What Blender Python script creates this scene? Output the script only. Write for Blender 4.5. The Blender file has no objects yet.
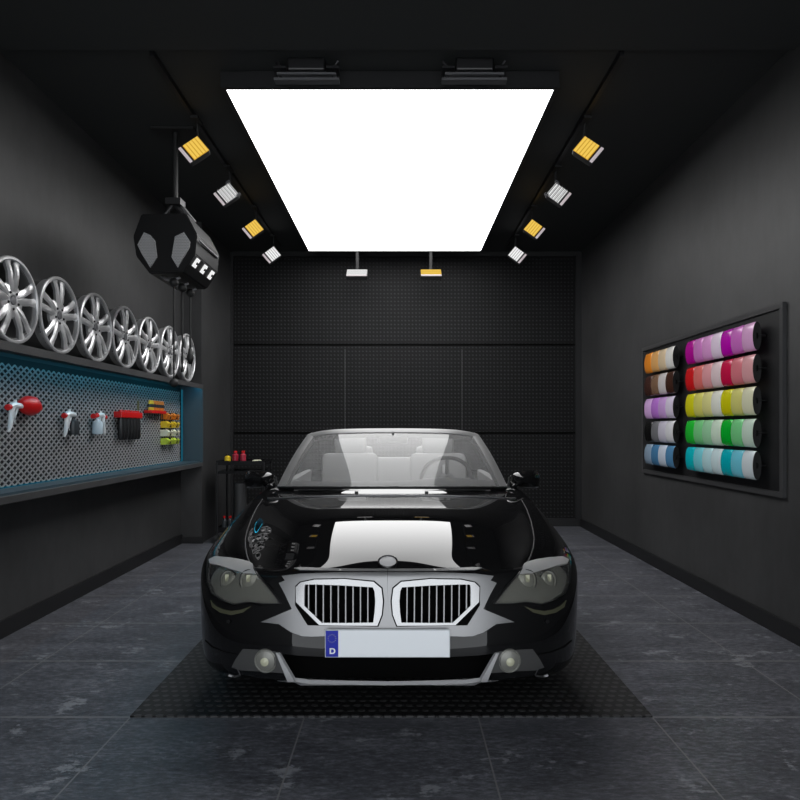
import bpy, bmesh, math, random
from mathutils import Vector, Matrix
from mathutils.bvhtree import BVHTree
random.seed(7)
PI = math.pi
sc = bpy.context.scene
C = sc.collection
F = 650.0; VX = 400.0; VY = 428.0; H = 1.33      # focal length in pixels, vanishing point, eye height

def W(px, py, d):                                  # photo position at a known distance -> place in the room
    return Vector(((px - VX) * d / F, d, H - (py - VY) * d / F))

# ------------------------------------------------------------------ materials
def lin(c):
    return tuple((v / 12.92 if v <= 0.04045 else ((v + 0.055) / 1.055) ** 2.4) for v in [x / 255 for x in c])

def mat(name, rgb, rough=0.5, metal=0.0, coat=0.0, emit=None, estr=0.0, ior=1.5, noise=0.0, nscale=8.0, bump=0.0, coatior=1.5, spec=0.5):
    m = bpy.data.materials.new(name); m.use_nodes = True
    nt = m.node_tree; b = nt.nodes['Principled BSDF']
    b.inputs['Base Color'].default_value = (*rgb, 1)
    b.inputs['Roughness'].default_value = rough
    b.inputs['Metallic'].default_value = metal
    b.inputs['IOR'].default_value = ior
    b.inputs['Coat Weight'].default_value = coat
    b.inputs['Coat Roughness'].default_value = 0.01
    b.inputs['Coat IOR'].default_value = coatior
    b.inputs['Specular IOR Level'].default_value = spec
    if emit:
        b.inputs['Emission Color'].default_value = (*emit, 1)
        b.inputs['Emission Strength'].default_value = estr
    if noise or bump:
        tc = nt.nodes.new('ShaderNodeTexCoord'); n = nt.nodes.new('ShaderNodeTexNoise')
        n.inputs['Scale'].default_value = nscale; n.inputs['Detail'].default_value = 6
        nt.links.new(tc.outputs['Object'], n.inputs['Vector'])
        if noise:
            cr = nt.nodes.new('ShaderNodeValToRGB')
            cr.color_ramp.elements[0].position = .3; cr.color_ramp.elements[1].position = .7
            cr.color_ramp.elements[0].color = (*[c * (1 - noise) for c in rgb], 1)
            cr.color_ramp.elements[1].color = (*[min(1, c * (1 + noise)) for c in rgb], 1)
            nt.links.new(n.outputs['Fac'], cr.inputs['Fac']); nt.links.new(cr.outputs['Color'], b.inputs['Base Color'])
        if bump:
            bp = nt.nodes.new('ShaderNodeBump'); bp.inputs['Strength'].default_value = bump
            bp.inputs['Distance'].default_value = .01
            nt.links.new(n.outputs['Fac'], bp.inputs['Height']); nt.links.new(bp.outputs['Normal'], b.inputs['Normal'])
    return m

class NT:
    """small helper to write node maths"""
    def __init__(s, m): s.nt = m.node_tree; s.b = s.nt.nodes['Principled BSDF']
    def new(s, t, **k):
        n = s.nt.nodes.new(t)
        for a, v in k.items(): setattr(n, a, v)
        return n
    def link(s, a, b): s.nt.links.new(a, b)
    def math(s, op, a, b=None, c=None):
        n = s.new('ShaderNodeMath', operation=op)
        for i, v in enumerate((a, b, c)):
            if v is None: continue
            if isinstance(v, (int, float)): n.inputs[i].default_value = v
            else: s.link(v, n.inputs[i])
        return n.outputs[0]
    def pos(s):
        tc = s.new('ShaderNodeNewGeometry'); sp = s.new('ShaderNodeSeparateXYZ')
        s.link(tc.outputs['Position'], sp.inputs[0]); s.P = tc.outputs['Position']
        return sp.outputs[0], sp.outputs[1], sp.outputs[2]
    def noise(s, vec, scale, detail=6, rough=.6, stretch=None):
        if stretch:
            mp = s.new('ShaderNodeMapping'); mp.inputs['Scale'].default_value = stretch; s.link(vec, mp.inputs[0]); vec = mp.outputs[0]
        n = s.new('ShaderNodeTexNoise'); n.inputs['Scale'].default_value = scale; n.inputs['Detail'].default_value = detail
        n.inputs['Roughness'].default_value = rough
        s.link(vec, n.inputs['Vector']); return n.outputs['Fac']
    def ramp(s, fac, stops):
        r = s.new('ShaderNodeValToRGB'); e = r.color_ramp.elements
        e[0].position, e[0].color = stops[0][0], (*stops[0][1], 1)
        e[1].position, e[1].color = stops[-1][0], (*stops[-1][1], 1)
        for p, c in stops[1:-1]:
            q = e.new(p); q.color = (*c, 1)
        s.link(fac, r.inputs[0]); return r.outputs[0]
    def mix(s, fac, a, b):
        n = s.new('ShaderNodeMix', data_type='RGBA')
        if isinstance(fac, (int, float)): n.inputs[0].default_value = fac
        else: s.link(fac, n.inputs[0])
        for i, v in ((6, a), (7, b)):
            if isinstance(v, tuple): n.inputs[i].default_value = (*v, 1)
            else: s.link(v, n.inputs[i])
        return n.outputs[2]
    def bump(s, h, strength, dist=.01):
        n = s.new('ShaderNodeBump'); n.inputs['Strength'].default_value = strength; n.inputs['Distance'].default_value = dist
        s.link(h, n.inputs['Height']); s.link(n.outputs[0], s.b.inputs['Normal'])

def dist_line(n, coord, off, pitch):               # distance to the nearest line of a grid
    a = n.math('SUBTRACT', coord, off); a = n.math('DIVIDE', a, pitch)
    f = n.math('FRACT', a); f = n.math('SUBTRACT', f, .5); f = n.math('ABSOLUTE', f); f = n.math('SUBTRACT', .5, f)
    return n.math('MULTIPLY', f, pitch)

def floor_mat():
    m = mat('slate_tile', (.05, .05, .055), .34); n = NT(m); x, y, z = n.pos()
    a = n.noise(n.P, 2.2, 8, .65, (1, 2.6, 1)); b = n.noise(n.P, 20, 9, .78, (1, 2.8, 1))
    c = n.math('ADD', n.math('MULTIPLY', a, .28), n.math('MULTIPLY', b, .72))
    col = n.ramp(c, [(.36, (.026, .027, .032)), (.5, (.080, .083, .096)), (.64, (.20, .207, .235))])
    w = n.noise(n.P, 3.3, 3, .5)
    sp = n.noise(n.P, 8, 6, .75, (1, 1.7, 1))
    fl = n.ramp(n.math('MULTIPLY', sp, n.math('ADD', w, .5)), [(.60, (0, 0, 0)), (.68, (1, 1, 1))])
    col = n.mix(n.math('MULTIPLY', fl, .9), col, (.24, .25, .27))
    d1 = dist_line(n, x, -2.04, .8); d2 = dist_line(n, y, 2.99, .72)
    g1 = n.math('LESS_THAN', d1, .0035); g2 = n.math('LESS_THAN', d2, .008)
    col = n.mix(n.math('MULTIPLY', g2, .8), col, (.19, .195, .20)); col = n.mix(n.math('MULTIPLY', g1, .85), col, (.20, .20, .20))
    n.link(col, n.b.inputs['Base Color'])
    n.bump(c, .25, .004)
    return m

def wall_mat(name, base):
    m = mat(name, base, .55); n = NT(m); x, y, z = n.pos()
    a = n.noise(n.P, 1.3, 8, .6); b = n.noise(n.P, 14, 6, .6, (1, 1, .35))
    c = n.math('ADD', n.math('MULTIPLY', a, .7), n.math('MULTIPLY', b, .3))
    col = n.ramp(c, [(.35, tuple(v * .72 for v in base)), (.65, tuple(v * 1.3 for v in base))])
    n.link(col, n.b.inputs['Base Color']); n.bump(b, .12, .004)
    return m

def dots_mat(name, base, dot, u, v, pitch, rad, off=(0, 0), brick=False, rough=.5):
    """u, v: which axes carry the grid (0,1,2)"""
    m = mat(name, base, rough); n = NT(m); p = n.pos()
    a = n.math('DIVIDE', n.math('SUBTRACT', p[u], off[0]), pitch[0]); b = n.math('DIVIDE', n.math('SUBTRACT', p[v], off[1]), pitch[1])
    if brick:
        a = n.math('ADD', a, n.math('MULTIPLY', n.math('FLOOR', n.math('MODULO', n.math('ABSOLUTE', b), 2.0)), .5))
    fa = n.math('SUBTRACT', n.math('FRACT', a), .5); fb = n.math('SUBTRACT', n.math('FRACT', b), .5)
    fa = n.math('DIVIDE', fa, rad[0]); fb = n.math('DIVIDE', fb, rad[1])
    d = n.math('SQRT', n.math('ADD', n.math('MULTIPLY', fa, fa), n.math('MULTIPLY', fb, fb)))
    k = n.ramp(d, [(.75, (1, 1, 1)), (1.0, (0, 0, 0))])
    n.link(n.mix(k, base, dot), n.b.inputs['Base Color'])
    n.bump(k, .6, .01)
    return m

M = {}
M['floor'] = floor_mat()
M['wall'] = wall_mat('dark_plaster', (.036, .036, .037))
M['ceiling'] = mat('ceiling_paint', (.022, .024, .024), .7, bump=.05, nscale=20)
M['trim'] = mat('black_trim', (.008, .008, .009), .45)
M['pegs'] = dots_mat('studded_panel', (.0042, .0042, .0045), (.026, .026, .028), 0, 2, (.048, .052), (.28, .24), (0, 0), False, .7); M['pegs'].node_tree.nodes['Principled BSDF'].inputs['Specular IOR Level'].default_value = .25
M['mat'] = dots_mat('ribbed_mat', (.005, .005, .006), (.045, .045, .047), 0, 1, (.05, .055), (.38, .27), (-1.23, 2.96), True, .6)
M['black'] = mat('black_plastic', (.010, .010, .011), .4)
M['black_gloss'] = mat('black_gloss', (.006, .006, .007), .12)
M['void'] = mat('matt_black', (.002, .002, .002), .9, spec=.1)
M['rubber'] = mat('tyre_rubber', (.010, .010, .010), .75, bump=.2, nscale=60)
M['paint'] = mat('black_car_paint', (.006, .006, .0065), .25, 0, 1.0, coatior=1.43, spec=0.0)
M['chrome'] = mat('satin_chrome', (.34, .34, .345), .22, 1.0)
M['silver'] = mat('silver_reflection', (.28, .28, .285), .38, .75)
M['alloy'] = mat('polished_alloy', (.62, .62, .63), .32, .55, bump=.2, nscale=18)
M['alloy_dark'] = mat('cast_alloy_barrel', (.13, .13, .13), .5, .2)
M['frame_grey'] = mat('windscreen_frame_grey', (.22, .22, .22), .4, .3)
M['leather'] = mat('light_grey_leather', (.32, .32, .32), .7)
M['dash'] = mat('grey_dash', (.22, .22, .22), .6)
M['carpet'] = mat('cabin_carpet', (.03, .03, .03), .9)
M['plate'] = mat('plate_white', lin((242, 246, 250)), .4)
M['plate_edge'] = mat('plate_rim', lin((205, 210, 215)), .4)
M['blue'] = mat('plate_blue', lin((15, 35, 165)), .4)
M['star'] = mat('plate_star', lin((120, 120, 150)), .4)
M['white'] = mat('plate_letter', lin((240, 240, 240)), .4)
M['badge'] = mat('badge_grey', (.42, .42, .43), .5, .0)
M['reflector'] = mat('headlight_reflector', (.22, .22, .20), .4, .3)
M['bulb'] = mat('bulb_glass', (.52, .52, .38), .2)
M['lens_grey'] = mat('projector_lens', (.34, .34, .31), .2, .2)
M['panel_reflection'] = mat('painted_panel_reflection', (.45, .45, .45), .35, .2)
M['steel_dark'] = mat('dark_steel', (.03, .03, .032), .4, .5)
M['grey_metal'] = mat('grey_metal', (.20, .20, .21), .4, .7)
M['shelf'] = mat('shelf_laminate', (.045, .045, .047), .5, noise=.2, nscale=6)
M['shelf_top'] = mat('shelf_edge', (.06, .06, .062), .45, noise=.15, nscale=6)
M['blue_panel'] = mat('blue_grey_panel', (.035, .065, .085), .45)
M['mesh'] = mat('expanded_metal', (.42, .42, .43), .4, .25)
M['mesh_back'] = mat('mesh_backing', (.010, .011, .013), .7)
M['red'] = mat('red_plastic', lin((205, 25, 25)), .35)
M['gun'] = mat('spray_gun_white', lin((225, 228, 230)), .35, .1)
M['cup_dark'] = mat('dark_cup', (.03, .035, .04), .4)
M['cup_pale'] = mat('pale_cup', lin((190, 205, 215)), .35)
M['yellow'] = mat('yellow_plastic', lin((225, 190, 40)), .4)
M['orange'] = mat('orange_plastic', lin((215, 120, 30)), .4)
M['lime'] = mat('lime_plastic', lin((180, 200, 60)), .4)
M['cream'] = mat('cream_plastic', lin((215, 215, 190)), .4)
M['bottle_grey'] = mat('grey_drum', (.035, .035, .036), .5)
M['hexmesh'] = dots_mat('speaker_mesh', (.36, .36, .365), (.10, .10, .10), 0, 2, (.012, .012), (.3, .3), (0, 0), True, .5)
M['cord'] = mat('cord_black', (.006, .006, .006), .6)
M['panel_light'] = mat('light_panel', (0, 0, 0), .5, emit=(1, 1, 1), estr=5.5, spec=0)
M['teal'] = mat('teal_led', (0, 0, 0), .5, emit=(.02, .40, .62), estr=11.0, spec=0)

def lamp_mat(name, a, b, strength):
    m = mat(name, (.0, .0, .0), .4, spec=0); n = NT(m)
    tc = n.new('ShaderNodeTexCoord'); sp = n.new('ShaderNodeSeparateXYZ'); n.link(tc.outputs['UV'], sp.inputs[0])
    f = n.math('FRACT', n.math('MULTIPLY', sp.outputs[0], 5.0)); k = n.math('LESS_THAN', n.math('ABSOLUTE', n.math('SUBTRACT', f, .5)), .36)
    n.link(n.mix(k, b, a), n.b.inputs['Emission Color']); n.b.inputs['Emission Strength'].default_value = strength
    return m
M['lamp_yellow'] = lamp_mat('yellow_led_face', lin((238, 200, 90)), lin((208, 155, 45)), 1.0)
M['lamp_white'] = lamp_mat('white_led_face', lin((232, 232, 232)), lin((150, 150, 150)), 1.1)
M['lamp_white_small'] = mat('small_white_lamp', (.2, .2, .2), .4, emit=(1, 1, 1), estr=.8)
M['lamp_strip'] = mat('led_strip_grey', (.2, .2, .2), .4, emit=lin((190, 178, 182)), estr=.8)

def glass_mat(name, tint, amount_ior=1.5, gloss=(1, 1, 1), haze=0.0):
    m = bpy.data.materials.new(name); m.use_nodes = True; nt = m.node_tree
    for x in list(nt.nodes): nt.nodes.remove(x)
    o = nt.nodes.new('ShaderNodeOutputMaterial'); t = nt.nodes.new('ShaderNodeBsdfTransparent'); g = nt.nodes.new('ShaderNodeBsdfGlossy')
    fr = nt.nodes.new('ShaderNodeFresnel'); mx = nt.nodes.new('ShaderNodeMixShader')
    fr.inputs[0].default_value = amount_ior; t.inputs[0].default_value = (*tint, 1); g.inputs[0].default_value = (*gloss, 1); g.inputs['Roughness'].default_value = .01
    src = t.outputs[0]
    if haze:
        d = nt.nodes.new('ShaderNodeBsdfDiffuse'); d.inputs[0].default_value = (.5, .5, .5, 1); m2 = nt.nodes.new('ShaderNodeMixShader')
        m2.inputs[0].default_value = haze; nt.links.new(t.outputs[0], m2.inputs[1]); nt.links.new(d.outputs[0], m2.inputs[2]); src = m2.outputs[0]
    nt.links.new(fr.outputs[0], mx.inputs[0]); nt.links.new(src, mx.inputs[1]); nt.links.new(g.outputs[0], mx.inputs[2])
    nt.links.new(mx.outputs[0], o.inputs[0]); return m
M['glass'] = glass_mat('windscreen_glass', (.82, .83, .83), 1.36, haze=.30)
M['lamp_glass'] = glass_mat('headlight_glass', (.85, .85, .83), 1.17, haze=.05)

# ------------------------------------------------------------------ mesh helpers
def mesh_obj(name, bm, m, parent=None, smooth=False, recalc=True):
    if recalc: bmesh.ops.recalc_face_normals(bm, faces=bm.faces)
    me = bpy.data.meshes.new(name); bm.to_mesh(me); bm.free()
    for x in (m if isinstance(m, (list, tuple)) else [m]): me.materials.append(x)
    if smooth:
        me.shade_smooth()
        if smooth == 'auto': me.set_sharp_from_angle(angle=math.radians(35))
    o = bpy.data.objects.new(name, me); C.objects.link(o)
    if parent: o.parent = parent
    return o

def thing(name, label, cat, loc=(0, 0, 0), group=None, rot=(0, 0, 0)):
    o = bpy.data.objects.new(name, None); C.objects.link(o); o.location = loc; o.rotation_euler = rot
    o.empty_display_size = .1
    o['label'] = label; o['category'] = cat
    if group: o['group'] = group
    return o

def tag(o, label, cat, group=None):
    o['label'] = label; o['category'] = cat
    if group: o['group'] = group
    return o

def struct(name, bm, m):
    o = mesh_obj(name, bm, m); o['kind'] = 'structure'; return o

def box(bm, c, s, R=None, bev=0.0, mi=0):
    r = bmesh.ops.create_cube(bm, size=1.0)
    vs = r['verts']
    for v in vs: v.co = Vector((v.co.x * s[0], v.co.y * s[1], v.co.z * s[2]))
    if bev:
        es = list({e for v in vs for e in v.link_edges})
        rb = bmesh.ops.bevel(bm, geom=es, offset=bev, segments=2, affect='EDGES', profile=.5)
        vs = list({v for f in rb['faces'] for v in f.verts} | {v for v in vs if v.is_valid})
        vs = [v for v in vs if v.is_valid]
    if R is not None:
        for v in vs: v.co = R @ v.co
    for v in vs: v.co += Vector(c)
    if mi:
        for f in {f for v in vs for f in v.link_faces}: f.material_index = mi
    return vs

def B(lo, hi, **k):
    bm = bmesh.new(); lo = Vector(lo); hi = Vector(hi); box(bm, (lo + hi) / 2, hi - lo, **k); return bm

def addbox(bm, lo, hi, **k):
    lo = Vector(lo); hi = Vector(hi); return box(bm, (lo + hi) / 2, hi - lo, **k)

def ring_at(bm, c, r, ax, seg=16, start=None):
    ax = ax.normalized(); up = Vector((0, 0, 1)) if abs(ax.z) < .95 else Vector((1, 0, 0))
    if start is not None: up = start
    a = ax.cross(up).normalized(); b = ax.cross(a).normalized()
    return [bm.verts.new(c + a * (r * math.cos(2 * PI * i / seg)) + b * (r * math.sin(2 * PI * i / seg))) for i in range(seg)]

def bridge(bm, A, Bv):
    n = len(A)
    for i in range(n): bm.faces.new((A[i], A[(i + 1) % n], Bv[(i + 1) % n], Bv[i]))

def tube(bm, pts, r, seg=8, caps=True):
    pts = [Vector(p) for p in pts]; rs = r if isinstance(r, (list, tuple)) else [r] * len(pts)
    prev = None; first = None
    for i, p in enumerate(pts):
        d = (pts[min(i + 1, len(pts) - 1)] - pts[max(i - 1, 0)])
        if d.length < 1e-9: d = Vector((0, 0, 1))
        R = ring_at(bm, p, max(rs[i], 1e-4), d, seg)
        if prev: bridge(bm, prev, R)
        else: first = R
        prev = R
    if caps:
        bm.faces.new(first[::-1]); bm.faces.new(prev)

def lathe(bm, prof, c=(0, 0, 0), ax=(0, 0, 1), seg=24, caps=True):
    """prof: (radius, height along ax)"""
    ax = Vector(ax).normalized(); c = Vector(c); prev = None; first = None
    for r, h in prof:
        R = ring_at(bm, c + ax * h, max(r, 1e-4), ax, seg)
        if prev: bridge(bm, prev, R)
        else: first = R
        prev = R
    if caps:
        bm.faces.new(first[::-1]); bm.faces.new(prev)

def prism(bm, poly, v):
    """closed polygon of 3D points pushed along v"""
    v = Vector(v); a = [bm.verts.new(Vector(p)) for p in poly]; b = [bm.verts.new(Vector(p) + v) for p in poly]
    bm.faces.new(a[::-1]); bm.faces.new(b); bridge(bm, a, b)

def ball(bm, c, r, s=(1, 1, 1), u=16, v=10):
    q = bmesh.ops.create_uvsphere(bm, u_segments=u, v_segments=v, radius=r)
    for x in q['verts']: x.co = Vector((x.co.x * s[0], x.co.y * s[1], x.co.z * s[2])) + Vector(c)

def copy_tree(o, parent=None):
    c = o.copy(); C.objects.link(c)
    if parent: c.parent = parent
    for ch in o.children: copy_tree(ch, c)
    return c

# ------------------------------------------------------------------ the room
XL, XR, YB, ZC, YF = -2.53, 2.45, 8.8, 3.71, -.9
struct('floor', B((XL - .1, YF, -.1), (XR + .1, YB + .1, 0)), M['floor'])
struct('wall_left', B((XL - .12, YF, 0), (XL, YB, ZC + .1)), M['wall'])
struct('wall_right', B((XR, YF, 0), (XR + .12, YB, ZC + .1)), M['wall'])
struct('wall_back', B((XL - .12, YB, 0), (XR + .12, YB + .12, ZC + .1)), M['pegs'])
struct('ceiling', B((XL - .12, 4.04, ZC), (XR + .12, YB + .12, ZC + .1)), M['ceiling'])
struct('trim_1', B((XL - .12, YF, ZC - .03), (XR + .12, 4.04, ZC + .1)), M['ceiling'])
struct('wall_pier', B((XL, 7.5, 0), (-2.29, YB, ZC)), M['wall'])
struct('baseboard_left', B((XL, YF, 0), (XL + .02, 7.5, .11)), M['trim'])
struct('baseboard_pier', B((XL, 7.48, 0), (-2.27, 7.5, .07)), M['trim'])
struct('baseboard_right', B((XR - .02, YF, 0), (XR, YB, .11)), M['trim'])
struct('baseboard_back', B((-2.29, YB - .02, 0), (XR - .02, YB, .11)), M['trim'])
bm = bmesh.new()                                   # seams and frame of the studded back wall
for z in (1.265, 2.46): addbox(bm, (-2.25, YB - .008, z - .013), (2.37, YB, z + .013))
struct('trim_2', bm, M['void'])
bm = bmesh.new()
for x in (-.745, .84): addbox(bm, (x - .004, YB - .010, 1.28), (x + .004, YB, 2.40))
struct('trim_4', bm, mat('seam_strip', (.035, .035, .037), .5))
bm = bmesh.new()
addbox(bm, (-2.29, YB - .03, .11), (-2.25, YB, ZC)); addbox(bm, (2.37, YB - .03, .11), (XR, YB, ZC)); addbox(bm, (-2.25, YB - .03, ZC - .06), (2.37, YB, ZC))
struct('trim_3', bm, M['trim'])
o = mesh_obj('floor_mat', B((-1.24, 2.985, 0), (1.16, 7.2, .008)), M['mat'])
tag(o, 'black ribbed rubber mat on the tiled floor under the car', 'mat')

# ------------------------------------------------------------------ big ceiling light
t = thing('ceiling_light_panel', 'huge glowing white rectangular light panel hung under the black ceiling', 'ceiling light', (-.0675, 6.34, 3.6))
x0, x1, y0, y1 = -1.097, 1.098, -1.985, 1.985
bm = bmesh.new()
addbox(bm, (x0 - .03, y0 - .03, -.005), (x0, y1 + .03, .105)); addbox(bm, (x1, y0 - .03, -.005), (x1 + .03, y1 + .03, .105))
addbox(bm, (x0, y0 - .03, -.005), (x1, y0, .105)); addbox(bm, (x0, y1, -.005), (x1, y1 + .03, .105)); addbox(bm, (x0, y0, .03), (x1, y1, .105))
mesh_obj('frame', bm, M['trim'], t)
mesh_obj('diffuser', B((x0, y0, 0), (x1, y1, .02)), M['panel_light'], t)
# motor brackets in front of its near edge
t = thing('ceiling_bracket', 'dark slotted steel bracket on the ceiling above left part of light panel', 'bracket', (W(307, 80, 4.22).x, 4.22, ZC), 'brackets in front of the light panel')
bm = bmesh.new(); addbox(bm, (-.21, -.03, -.135), (.21, .03, -.12)); addbox(bm, (-.19, -.03, -.10), (.19, .03, -.085)); mesh_obj('rail', bm, M['grey_metal'], t)
for s in (-1, 1):
    bm = bmesh.new(); tube(bm, [(s * .17, 0, -.13), (s * .17, 0, -.05), (s * .20, 0, 0)], .012); addbox(bm, (s * .17 - .04, -.05, -.07), (s * .17 + .04, .05, -.055)); mesh_obj('hanger', bm, M['steel_dark'], t)
mesh_obj('motor', B((-.12, -.05, -.08), (.12, .05, 0), bev=.01), M['black'], t)
c = copy_tree(t); c.location.x = W(474, 80, 4.22).x; c['label'] = 'dark slotted steel bracket on the ceiling above right part of light panel'

# ------------------------------------------------------------------ track rails and lamps
for s, x, lab in ((-1, -1.565, 'left'), (1, 1.40, 'right')):
    o = mesh_obj('light_track', B((x - .015, 4.1, ZC - .035), (x + .015, 8.45, ZC)), M['trim'])
    tag(o, 'thin black lighting track running back along the %s side of the ceiling' % lab, 'lighting track', 'ceiling lighting tracks')
o = mesh_obj('light_track', B((-1.0, 8.42, ZC - .035), (1.0, 8.45, ZC)), M['trim'])
tag(o, 'short black lighting track across the ceiling near the studded back wall', 'lighting track', 'ceiling lighting tracks')

def uvplane(bm, lo, hi, R, c):
    uv = bm.loops.layers.uv.verify()
    co = [(lo[0], 0, lo[1]), (hi[0], 0, lo[1]), (hi[0], 0, hi[1]), (lo[0], 0, hi[1])]
    return co

def lamp(loc, roll, pitch, facem, label, hang, finned=False):
    t = thing('track_spotlight', label, 'spotlight', (loc[0], loc[1], ZC - .035), 'ceiling spotlights')
    hd = Vector((0, 0, -hang))
    R = Matrix.Rotation(roll, 3, 'Y') @ Matrix.Rotation(pitch, 3, 'X')
    bm = bmesh.new(); box(bm, hd + R @ Vector((0, .035, -.014)), (.142, .06, .175), R, bev=.006)
    for i in range(5): box(bm, hd + R @ Vector((-.056 + i * .028, .075, 0)), (.006, .03, .13), R)
    mesh_obj('housing', bm, M['black'], t)
    bm = bmesh.new(); uv = bm.loops.layers.uv.verify()
    w, h = .068, .068
    vs = [bm.verts.new(hd + R @ Vector(p)) for p in ((-w, -.004, -h), (w, -.004, -h), (w, -.004, h), (-w, -.004, h), (-w, .006, -h), (w, .006, -h), (w, .006, h), (-w, .006, h))]
    fs = [bm.faces.new([vs[i] for i in q]) for q in ((0, 1, 2, 3), (7, 6, 5, 4), (0, 4, 5, 1), (1, 5, 6, 2), (2, 6, 7, 3), (3, 7, 4, 0))]
    for l, q in zip(fs[0].loops, ((0, 0), (0, 1), (1, 1), (1, 0))): l[uv].uv = q
    f = mesh_obj('led_face', bm, facem, t)
    if finned:
        bm = bmesh.new()
        for i in range(5): box(bm, hd + R @ Vector((0, -.01, -.056 + i * .028)), (.15, .02, .004), R)
        for s in (-1, 1): box(bm, hd + R @ Vector((s * .073, -.012, .06)), (.016, .03, .04), R)
        mesh_obj('baffle', bm, M['grey_metal'], f)
    bm = bmesh.new(); box(bm, hd + R @ Vector((0, 0, -.097)), (.136, .012, .022), R); mesh_obj('trim_strip', bm, M['lamp_strip'], t)
    bm = bmesh.new(); tube(bm, [(0, 0, 0), (0, .04, -.03), (0, .06, -hang * .6), hd + R @ Vector((0, .05, .06))], .011)
    addbox(bm, (-.03, -.05, -.02), (.03, .08, .0)); mesh_obj('bracket', bm, M['cord'], t)
    return t
rows = [(148, 4.92, 'lamp_yellow', 'yellow', 'nearest'), (193, 5.84, 'lamp_white', 'white', 'second'), (228, 6.89, 'lamp_yellow', 'small yellow', 'third'), (254, 7.9, 'lamp_white', 'small white', 'farthest')]
for s, X, side in ((-1, -1.545, 'left'), (1, 1.41, 'right')):
    for py, d, fm, cn, od in rows:
        z = H + (VY - py) * d / F
        lamp((X, d), s * math.radians(-50) if s > 0 else math.radians(50), math.radians(-12), M[fm], '%s spotlight with glowing square face, %s on the %s ceiling track' % (cn, od, side), ZC - .035 - z, fm == 'lamp_white' and od == 'second')
for px, fm, cn in ((357, 'lamp_white', 'white'), (431, 'lamp_yellow', 'yellow')):
    d = 8.3; p = W(px, 272, d)
    l = lamp((p.x, d), 0, math.radians(-52), M[fm], '%s spotlight hanging level before the back wall under the light panel' % cn, ZC - .035 - p.z)
    for ch in l.children: ch.scale = (1.9, 1.0, 1.0)

# ------------------------------------------------------------------ display shelf on the left
YS0, YS1 = 1.2, 7.5
XF = -2.27
t = thing('display_shelf', 'long dark wall box with teal-lit mesh back holding spray guns, under the rims', 'display shelf', (XL, YS0, .89))
def L(x, y, z): return (x - XL, y - YS0, z - .89)
bm = B(L(XL, YS0, 1.812), L(XF, YS1, 1.83)); addbox(bm, L(XF - .018, YS0, 1.78), L(XF, YS1, 1.8125)); mesh_obj('top_board', bm, M['shelf_top'], t)
mesh_obj('bottom_board', B(L(XL, YS0, .89), L(XF, YS1, .935), bev=.003), M['shelf_top'], t)
mesh_obj('tray', B(L(XL, YS0, .935), L(XF - .03, YS1 - .01, .95)), M['blue_panel'], t)
mesh_obj('end_panel', B(L(XL, YS1 - .03, .935), L(XF, YS1, 1.80)), M['blue_panel'], t)
mesh_obj('back_panel', B(L(XL, YS0, .95), L(XL + .012, YS1 - .03, 1.785)), M['mesh_back'], t)
bm = bmesh.new()                                   # expanded metal
y_a, y_b, z_a, z_b = 3.3, YS1 - .06, .955, 1.775
py_, pz_ = .068, .046
ny = int((y_b - y_a) / py_); nz = int((z_b - z_a) / pz_)
xm = XL + .03
def strut(p, q, w=.0046, dpt=.003):
    p = Vector(p); q = Vector(q); d = (q - p).normalized(); n = Vector((1, 0, 0)); s = d.cross(n) * w
    a = [bm.verts.new(Vector(L(*(v + k)))) for v, k in ((p, s + n * dpt), (p, -s + n * dpt), (q, -s + n * dpt), (q, s + n * dpt))]
    b = [bm.verts.new(Vector(L(*(v + k)))) for v, k in ((p, s - n * dpt), (p, -s - n * dpt), (q, -s - n * dpt), (q, s - n * dpt))]
    bm.faces.new(a); bm.faces.new(b[::-1]); bridge(bm, b, a)
for i in range(ny):
    for j in range(nz):
        ya = y_a + i * py_; za = z_a + j * pz_; cy_ = ya + py_ / 2; cz_ = za + pz_ / 2
        strut((xm, ya, cz_), (xm, cy_, za + pz_)); strut((xm, cy_, za), (xm, ya + py_, cz_))
        strut((xm, ya, cz_), (xm, cy_, za)); strut((xm, cy_, za + pz_), (xm, ya + py_, cz_))
mesh_obj('mesh_panel', bm, M['mesh'], t)
bm = bmesh.new(); addbox(bm, L(XF - .06, YS0, 1.802), L(XF - .035, YS1 - .04, 1.811)); mesh_obj('led_strip', bm, M['teal'], t)
bm = bmesh.new(); addbox(bm, L(XL + .02, YS0, .95), L(XL + .035, YS1 - .04, .957)); addbox(bm, L(XL + .02, YS1 - .045, .96), L(XL + .035, YS1 - .035, 1.77)); 
m_t2 = mat('teal_led_dim', (0, 0, 0), .5, emit=(.02, .22, .34), estr=.4, spec=0)
mesh_obj('led_strip', bm, m_t2, t)

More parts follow.
